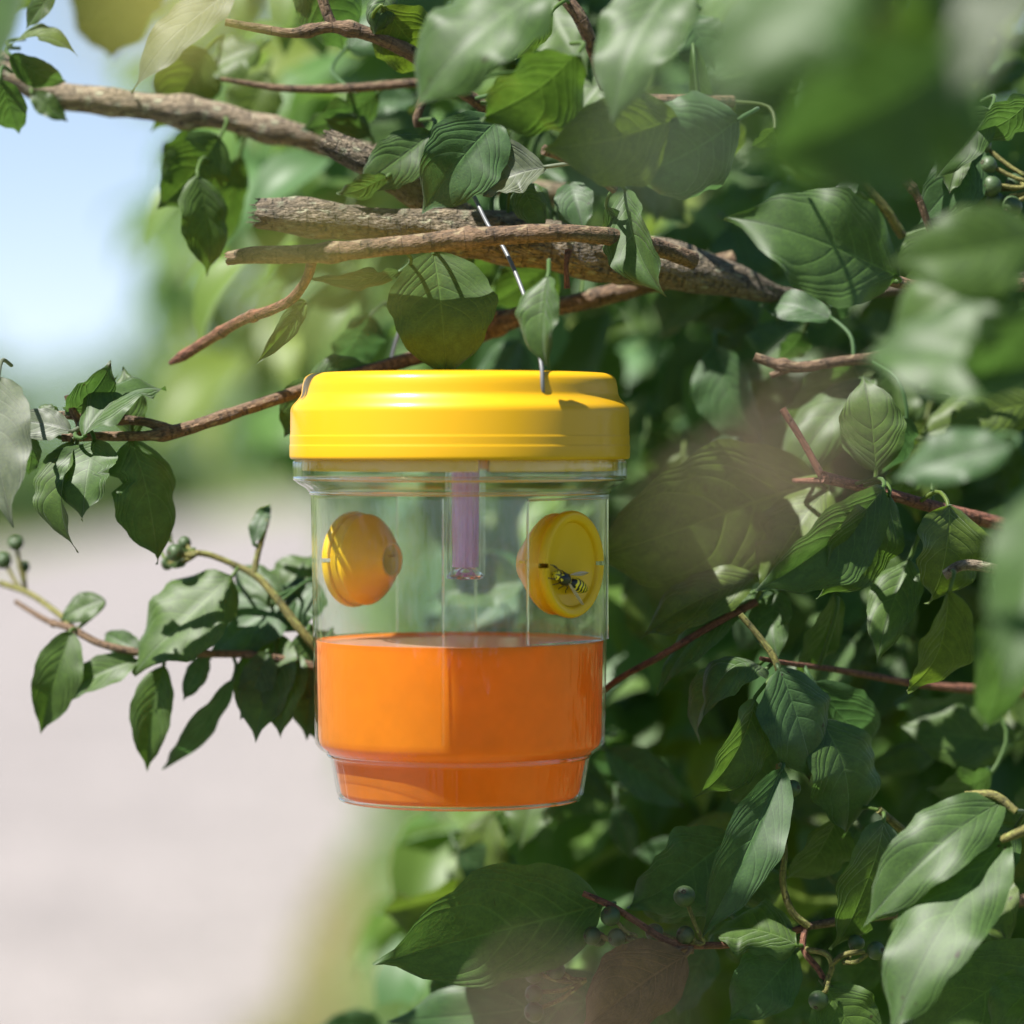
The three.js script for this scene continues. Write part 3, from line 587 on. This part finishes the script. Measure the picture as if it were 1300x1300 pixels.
// corners of the two flat windows
for (const c of [AZ, AZ - Math.PI]) {
  const at = (a, y) => V(Math.sin(c + a) * 187.6 * s, y * s, Math.cos(c + a) * 187.6 * s);
  for (const k of [-1, 1]) add('window_edge', new THREE.TubeGeometry(new THREE.LineCurve3(at(k * HALF, 206), at(k * HALF, 384)), 1, 1.5 * s, 8), solid, jar);
  add('window_edge', new THREE.TubeGeometry(new THREE.LineCurve3(at(-HALF, 384), at(HALF, 384)), 1, 1.5 * s, 8), solid, jar);
}
const lid = add('lid', lathe(round([[203, 440], [203, 434], [214, 433, 2], [215.5, 436, 2], [215.6, 450, 3], [215, 451.5, 2], [215.2, 462, 3], [214.6, 463.5, 2], [214.4, 498, 6], [204.5, 508.5, 4], [200.8, 514, 4], [199, 528, 5], [196.5, 536.5, 6], [188, 541.5, 6], [172, 542.5], [0, 543]], 4), 200), yellow, trap);
lid.userData.label = 'bright yellow stepped screw lid';
add('screw_collar', lathe([[186, 440], [186, 419.5], [187, 418.5], [199, 418.5], [200, 419.5], [200, 440]], 190, null, [11.2 * Math.PI / 180, (360 + 7.4) * Math.PI / 180]), amber, lid);
add('lid_underside', lathe([[0, 436], [196, 436]], 96), amber, lid);
// the wire that hangs it
const wireMat = new THREE.MeshStandardMaterial({ color: new THREE.Color().setRGB(0.13, 0.135, 0.14), metalness: 0.35, roughness: 0.5 });
const wirePts = [[689, 505, -43.5], [689, 499, -46], [688.5, 488, -46.5], [688, 470, -45.5], [685, 450, -43], [676, 408, -38], [660, 360, -29], [640, 316, -19], [620, 286, -13], [606, 258, -8], [597, 240, 4], [588, 232, 18], [576, 250, 34], [560, 300, 44], [530, 370, 47], [504, 430, 48], [494, 472, 48], [492, 484, 46]].map((q) => P(...q).sub(TRAP_AT));
add('hanger_wire', new THREE.TubeGeometry(new THREE.CatmullRomCurve3(wirePts, false, 'centripetal'), 200, 2.7 * s, 10), wireMat, trap);
add('wire_hole', new THREE.TorusGeometry(4.2 * s, 1.4 * s, 8, 20).translate(...P(689, 501, -45).sub(TRAP_AT).toArray()), new THREE.MeshStandardMaterial({ color: new THREE.Color().setRGB(0.25, 0.14, 0.01), roughness: 0.7 }), lid);
// entries: axis +z points out of the jar
function funnel(az, label, closed) {
  const g = new THREE.Group(); g.name = numbered('entry_funnel'); g.userData.label = label;
  g.position.set(Math.sin(az) * 163 * s, 303 * s, Math.cos(az) * 163 * s); g.rotation.y = az; trap.add(g);
  const L = (pts, n = 96, arc) => lathe(pts, n, null, arc).rotateX(Math.PI / 2);
  const notch = 2.6 * Math.PI / 180, rim = round([[52, 7], [54, 13, 3], [64, 14.5, 4], [67, 9, 3], [66, 1], [50, 1]], 3);
  for (const a of [0, 1]) add('cap_ring', L(rim, 72, [Math.PI / 2 + notch + Math.PI * a, Math.PI / 2 - notch + Math.PI * (a + 1)]), amber, g);
  add('collar', L(round([[60, 1], [62, 1, 1], [62, -16, 3], [58, -18], [58, 1]], 1)), amber, g);
  add('bell', L(round([[61.5, -14], [63.5, -17, 3], [62, -20, 5], [57, -27, 10], [40, -44, 20], [27, -56, 6], [24, -60, 2], [20.5, -60, 2], [21, -55, 6], [36, -41, 16], [52, -26, 10], [57, -16]], 4)), amber, g);
  if (closed) add('cap_disc', L(round([[0, 5], [30, 5.2], [52, 7], [52.5, 9]], 2)), amber, g);
  else { add('tip_ring', new THREE.TorusGeometry(22.4 * s, 1.8 * s, 10, 48).translate(0, 0, -60.5 * s), clear, g); }
  add('rib', new THREE.BoxGeometry(30 * s, 3.4 * s, 8 * s).translate(-50 * s, 4 * s, -22 * s), amber, g);
  return g;
}
funnel(AZ - Math.PI, 'yellow bell funnel at the back left, seen from its narrow inner end', false).scale.setScalar(0.93);
const rightEntry = funnel(AZ, 'round yellow entry cap at the front right', true);
// lure tube under the lid
const purple = new THREE.MeshPhysicalMaterial({ color: new THREE.Color().setRGB(0.78, 0.54, 1.0), roughness: 1, transmission: 0.6, thickness: 0, clearcoat: 0.9, clearcoatRoughness: 0.12, side: THREE.DoubleSide });
const tube = new THREE.Group(); tube.name = 'lure_tube'; tube.userData.label = 'clear tube with a purple fluted core hanging under the lid'; tube.position.set(7 * s, 281 * s, 0); trap.add(tube);
add('tube_wall', mergeGeometries([lathe(round([[22, 3], [25, 5, 2], [26, 155]], 2), 72), lathe([[19.6, 10], [21, 155]], 72)]), clear, tube);
add('tube_end', lathe(round([[0, 12], [10, 6, 3], [18, 1, 2], [23, 0, 2], [24.5, 3, 2], [19.6, 9, 3], [8, 16, 3], [0, 21]], 2), 72), solid, tube);
add('fluted_core', lathe([[0, 25], [7, 21], [14.5, 15], [15.5, 16], [16.5, 155]], 96, null).scale(1, 1, 1), purple, tube);
{ const g = tube.children[2].geometry, p = g.attributes.position; for (let i = 0; i < p.count; i++) { const a = Math.atan2(p.getX(i), p.getZ(i)), k = 1 + 0.07 * Math.cos(a * 12); p.setXYZ(i, p.getX(i) * k, p.getY(i), p.getZ(i) * k); } g.computeVertexNormals(); tube.children[2].geometry = creased(g, 0.6); }

// the bait inside
const bait = thing('bait_liquid', 'bright orange bait liquid filling the lower part of the clear jar', 'liquid', TRAP_AT);
const orange = new THREE.MeshPhysicalMaterial({ map: texture(256, 256, (x, y) => { const f = fbm(x * 9, y * 9, 601, 9, 9), k = 1 + 0.06 * (f - 0.5); return [0.94 * k, 0.575 * k, 0.012]; }, true), roughness: 1, transmission: 0.62, thickness: 0, specularIntensity: 0.2, clearcoat: 0.35, clearcoatRoughness: 0.06, side: THREE.DoubleSide });
add('liquid_body', lathe(round([[0, 4], [146, 5, 6], [151, 10, 5], [160, 54, 4], [166, 63, 4], [177, 71, 8], [179.5, 80, 6], [181.3, 198], [181.9, 204.5, 0.6], [180, 202.2]], 2), 160), orange, bait);
add('liquid_surface', lathe([[180, 202.2], [178, 201.1], [174, 200.6], [120, 200.5], [0, 200.5]], 160), new THREE.MeshPhysicalMaterial({ color: new THREE.Color().setRGB(0.80, 0.24, 0.004), roughness: 1, transmission: 0.5, thickness: 0, specularIntensity: 0.3, clearcoat: 1, clearcoatRoughness: 0.03, side: THREE.DoubleSide }), bait);

// the wasp on the cap
{
  const at = V(-46, -12, 7.5).multiplyScalar(s);                // on the disc, in the entry's own axes
  rightEntry.updateMatrixWorld(true);
  const wasp = thing('wasp', 'black and yellow striped wasp resting on the right entry cap', 'wasp', rightEntry.localToWorld(at.clone()));
  wasp.scale.setScalar(0.92);
  const dir = V(78, -24, 0).normalize(), up = V(0, 0, 1), side = up.clone().cross(dir);
  const q = rightEntry.getWorldQuaternion(new THREE.Quaternion());
  wasp.quaternion.copy(q).multiply(new THREE.Quaternion().setFromRotationMatrix(new THREE.Matrix4().makeBasis(dir, side, up)));
  // body along +x: head at 0, tail at 84 units
  const prof = [[-5, 0.2], [-4, 4], [-1, 6.5], [3, 6.8], [6, 4.5], [8, 2.4], [10, 4.2], [13, 7.2], [18, 8.8], [24, 8.4], [29, 5.6], [32, 2.0], [34, 1.6], [37, 4.6], [42, 8.2], [48, 9.4], [56, 9.2], [64, 7.6], [71, 5], [76, 2.2], [79, 0.3]];
  const curve = new THREE.CatmullRomCurve3(prof.map((p) => V(p[0], p[1], 0))), n = 110, pts = curve.getPoints(n);
  const bands = texture(512, 128, (x, y) => {
    const X = -5 + 84 * x, a = Math.cos((y - 0.25) * Math.PI * 2), wob = 0.9 * Math.sin(y * 25.1) + (1 - Math.abs(a)) * 1.2, k = [0.030, 0.024, 0.020], ye = [0.92, 0.82, 0.12];
    if (X > 37) { const f = ((X - 37 + wob) % 7.4) / 7.4; const dots = Math.abs(Math.abs(Math.sin(y * Math.PI * 4)) - 1) < 0.12 && f < 0.66 && f > 0.30; return f > 0.46 || dots ? (dots ? k : ye) : k; }
    if (X > 26 && X < 29 && a > -0.3) return ye; if (X > 9 && X < 11.5 && Math.abs(a) > 0.3 && a < 0.85) return ye; if (X < 0.5 && Math.abs(Math.sin(y * 12.5)) > 0.4) return ye;
    return k;
  }, true, false);
  const body = grid(24, n, (i, j) => { const a = i / 24 * Math.PI * 2, sx = pts[j]; return [sx.x * s, Math.cos(a) * sx.y * s, (Math.sin(a) * sx.y * 0.86 + 9.5 + 0.9 * Math.sin(sx.x / 26)) * s]; }, (i, j) => [(pts[j].x + 5) / 84, i / 24]);
  add('body', body, new THREE.MeshPhysicalMaterial({ map: bands, roughness: 0.45, clearcoat: 0.3, clearcoatRoughness: 0.3, side: THREE.DoubleSide }), wasp);
  const wingMat = new THREE.MeshPhysicalMaterial({ color: new THREE.Color().setRGB(0.62, 0.56, 0.50), roughness: 0.55, transmission: 0.35, thickness: 0, side: THREE.DoubleSide });
  for (const k of [-1, 1]) {
    const w = grid(8, 14, (i, j) => { const v = j / 14, u = i / 8 - 0.5, h = 8 * Math.pow(Math.sin(Math.PI * Math.min(1, Math.pow(v, 0.75))), 0.7) * (0.3 + 0.7 * v), ang = k * 0.34, X = 20 + v * 50 * Math.cos(ang), Y = k * 6 + Math.sin(ang) * v * 50; return [(X - Math.sin(ang) * u * h) * s, (Y + Math.cos(ang) * u * h) * s, (19 - 5 * v + 2.2 * Math.sin(u * 9 + v)) * s]; });
    add('wing', w, wingMat, wasp);
  }
  const legMat = new THREE.MeshStandardMaterial({ color: new THREE.Color().setRGB(0.05, 0.035, 0.02), roughness: 0.5 });
  for (const k of [-1, 1]) {
    for (const [x, dx] of [[13, -9], [20, 3], [26, 14]]) add('leg', new THREE.TubeGeometry(new THREE.CatmullRomCurve3([V(x, k * 5, 8), V(x + dx * 0.4, k * 8.5, 9), V(x + dx * 0.7, k * 11, 4), V(x + dx * 1.1, k * 13, 0.6)].map((p) => p.multiplyScalar(s))), 12, 0.7 * s, 6), legMat, wasp);
    add('antenna', new THREE.TubeGeometry(new THREE.CatmullRomCurve3([V(-3, k * 3, 12), V(-8, k * 6, 16), V(-15, k * 9, 15), V(-20, k * 9, 11)].map((p) => p.multiplyScalar(s))), 12, 0.75 * s, 6), legMat, wasp);
  }
}

// ---------------------------------------------------------------- setting: ground, path, grass, hedge, far trees
const tile = (w, f) => { const t = texture(512, 512, f, true); t.repeat.set(1 / w, 1 / w); return t; };
function sheet(name, pts, y, mat, kind = 'structure') {
  const sh = new THREE.Shape(pts.map((p) => new THREE.Vector2(p[0], -p[1]))), g = new THREE.ShapeGeometry(sh, 8).rotateX(-Math.PI / 2);
  const p = g.attributes.position, uv = g.attributes.uv; for (let i = 0; i < p.count; i++) uv.setXY(i, p.getX(i), p.getZ(i));
  const m = add(name, g, mat); m.position.y = y; m.userData.kind = kind; return m;
}
const soil = new THREE.MeshStandardMaterial({ map: tile(2.5, (x, y) => { const f = fbm(x * 10, y * 10, 401, 10, 10), g = vnoise(x * 120, y * 120, 403, 120, 120); return [0.36 + 0.24 * (f - 0.5) + 0.2 * (g - 0.5), 0.40 + 0.22 * (f - 0.5) + 0.22 * (g - 0.5), 0.20 + 0.1 * (g - 0.5)]; }), roughness: 1 });
sheet('ground', [[-300, 20], [300, 20], [300, -500], [-300, -500]], 0, soil).userData.label = 'grassy ground';
const gravel = new THREE.MeshStandardMaterial({ map: tile(3, (x, y) => { const f = fbm(x * 6, y * 6, 411, 6, 6), g = vnoise(x * 170, y * 170, 413, 170, 170), h = vnoise(x * 60, y * 60, 415, 60, 60), b = 0.455 + 0.15 * (f - 0.5) + 0.22 * (g - 0.5) + 0.08 * (h - 0.5); return [b * 1.03, b * 0.975, b * 0.955]; }), roughness: 0.95, bumpMap: texture(512, 512, (x, y) => vnoise(x * 170, y * 170, 413, 170, 170), false), bumpScale: 0.004 });
gravel.bumpMap.repeat.set(1 / 3, 1 / 3);
sheet('path', [[-0.66, 4], [-0.61, -9], [-0.50, -14], [-0.44, -20], [-0.50, -34], [-1.9, -62], [-3.8, -82], [-5.0, -82], [-6.2, -64], [-6.6, -50], [-7.0, -34], [-7.5, -14], [-8, 4]], 0.004, gravel).userData.label = 'pale gravel path';
// grass of the verge, blade by blade near the path's edge
{
  const rng = rngOf(515), blade = grid(2, 4, (i, j) => { const v = j / 4, u = i / 2 - 0.5; return [u * 0.10 * (1 - v * 0.92), v, 0.35 * v * v]; });
  const mat = new THREE.MeshPhysicalMaterial({ color: 0xffffff, roughness: 1, transmission: 0.4, thickness: 0, clearcoat: 0.2, clearcoatRoughness: 0.5, side: THREE.DoubleSide });
  const N = 26000, im = new THREE.InstancedMesh(blade, mat, N), m = new THREE.Matrix4(), q = new THREE.Quaternion(), c = new THREE.Color();
  for (let i = 0; i < N; i++) {
    const far = i > 17000, z = far ? -20 - 50 * rng() : -4.5 - 16 * rng(), edge = z > -9 ? -0.60 : z > -20 ? lerp(-0.58, -0.40, (-z - 9) / 9) : lerp(-0.4, -2.2, (-z - 20) / 45), x = far && rng() < 0.5 ? -7 - 6 * rng() : edge - 0.04 + 0.75 * Math.pow(rng(), 1.3) + 0.12 * (vnoise(z * 1.3, 2, 9) - 0.5), h = 0.07 + 0.15 * rng() * (0.5 + clamp(x - edge, 0, 1));
    q.setFromEuler(new THREE.Euler((rng() - 0.5) * 0.5, rng() * 6.28, (rng() - 0.5) * 0.5));
    im.setMatrixAt(i, m.compose(V(x, 0, z), q, V(h * 0.8, h, h)));
    const d = rng(); im.setColorAt(i, c.setRGB(lerp(0.20, 0.48, d), lerp(0.22, 0.40, d), lerp(0.05, 0.20, d)));
  }
  im.name = 'grass'; im.userData = { kind: 'stuff', label: 'short dry grass along the edge of the gravel path', category: 'grass' }; im.castShadow = im.receiveShadow = true; scene.add(im);
}
// the hedge along the right of the path, out of focus behind the trap
{
  const at = V(0.6, 0, -6), hedge = thing('hedge', 'dense out of focus green hedge along the right side of the gravel path', 'hedge', at);
  const edgeX = (d, y) => { const low = d < 3 ? lerp(0.05, 0.01, clamp((d - 1.7) / 1.3, 0, 1)) : lerp(0.01, -0.28, clamp((d - 3) / 7, 0, 1)), high = d < 3.5 ? -0.088 * d : lerp(-0.31, -0.45, clamp((d - 3.5) / 6, 0, 1)); return lerp(low, high, smooth(y, 1.40, 1.56)) + 0.10 * (vnoise(d * 2.3, y * 4, 77) - 0.5); };
  foliage('foliage', hedge, at, 15000, (rng) => {
    const d = 1.85 + 10 * Math.pow(rng(), 1.5), y = rng() < 0.8 ? 0.75 + 1.25 * rng() : 0.05 + 2.6 * rng(), e = edgeX(d, y), x = e + Math.pow(rng(), 1.4) * (0.22 * d + 0.3), clump = vnoise(x * 7 + 3, y * 7 + d * 5, 88);
    if (clump < 0.30 + 0.25 * smooth(e + 0.12 - x, 0, 0.12)) return null;
    return [V(x, y, -d), 0.062, V(-0.6, 0.2, 0.5)];
  }, 21, GREENS);
  foliage('foliage', hedge, at, 9000, (rng) => {
    const d = 8 + 42 * Math.pow(rng(), 1.3), y = 0.05 + 2.4 * rng(), e = -0.30 - 0.008 * (d - 8) + 0.25 * (vnoise(d * 0.9, y * 2, 79) - 0.5), x = e + 1.2 * rng() * rng();
    return [V(x, y, -d), 0.11, V(-0.7, 0.2, 0.4)];
  }, 22, GREENS);
  // the same hedge goes on beside and behind the camera, and stands across the path: what the jar and the lid mirror
  foliage('foliage', hedge, at, 7000, (rng) => {
    const k = rng(), y = 0.05 + 3.0 * rng();
    const p = k < 0.5 ? V(-2.6 + 6.2 * rng(), y, 1.6 + 1.3 * rng()) : V(-4.2 - 1.4 * rng(), y * 0.85, -7 + 9 * rng());
    return vnoise(p.x * 2.2 + 9, p.y * 2.2 + p.z * 1.7, 90) < 0.3 ? null : [p, 0.11, k < 0.5 ? V(0, 0.2, -0.7) : V(0.7, 0.2, 0)];
  }, 24, GREENS);
  for (const [x, z] of [[0.05, -2.3], [0.3, -2.9], [-0.02, -3.6], [0.25, -4.6], [-0.1, -6.0], [0.1, -8.0]]) add('stem', new THREE.CylinderGeometry(0.012, 0.022, 1.9, 9).translate(x - at.x, 0.95, z - at.z), WOOD.twig, hedge);
}
// far trees and bushes that close the view beyond the path, one blurred mass
{
  const rng = rngOf(616), blobs = [];
  for (let i = 0; i < 46; i++) blobs.push(i < 30 ? [-27 + 31 * rng(), -105 - 30 * rng(), 1.6 + 1.8 * rng(), 3.2 + 2.6 * rng()] : [-11.5 + 4.2 * rng(), -55 - 28 * rng(), 1.0 + 0.6 * rng(), 1.0 + 0.7 * rng()]);
  const wood2 = foliage('far_trees', scene, V(0, 0, 0), 27000, (r) => {
    const b = blobs[Math.floor(r() * blobs.length)], a = r() * 6.283, k = Math.sqrt(r()), h = r();
    return [V(b[0] + Math.cos(a) * k * b[2] * (1.2 - h * 0.6), h * b[3], b[1] + Math.sin(a) * k * b[2]), 0.42, V(0, 0.2, 0.3)];
  }, 23, GREENS);
  wood2.userData = { kind: 'stuff', label: 'low blurred row of trees on the horizon beyond the path', category: 'trees' };
}
console.log('leaves', leafCount, 'branches', branches.length);
renderer.render(scene, camera);
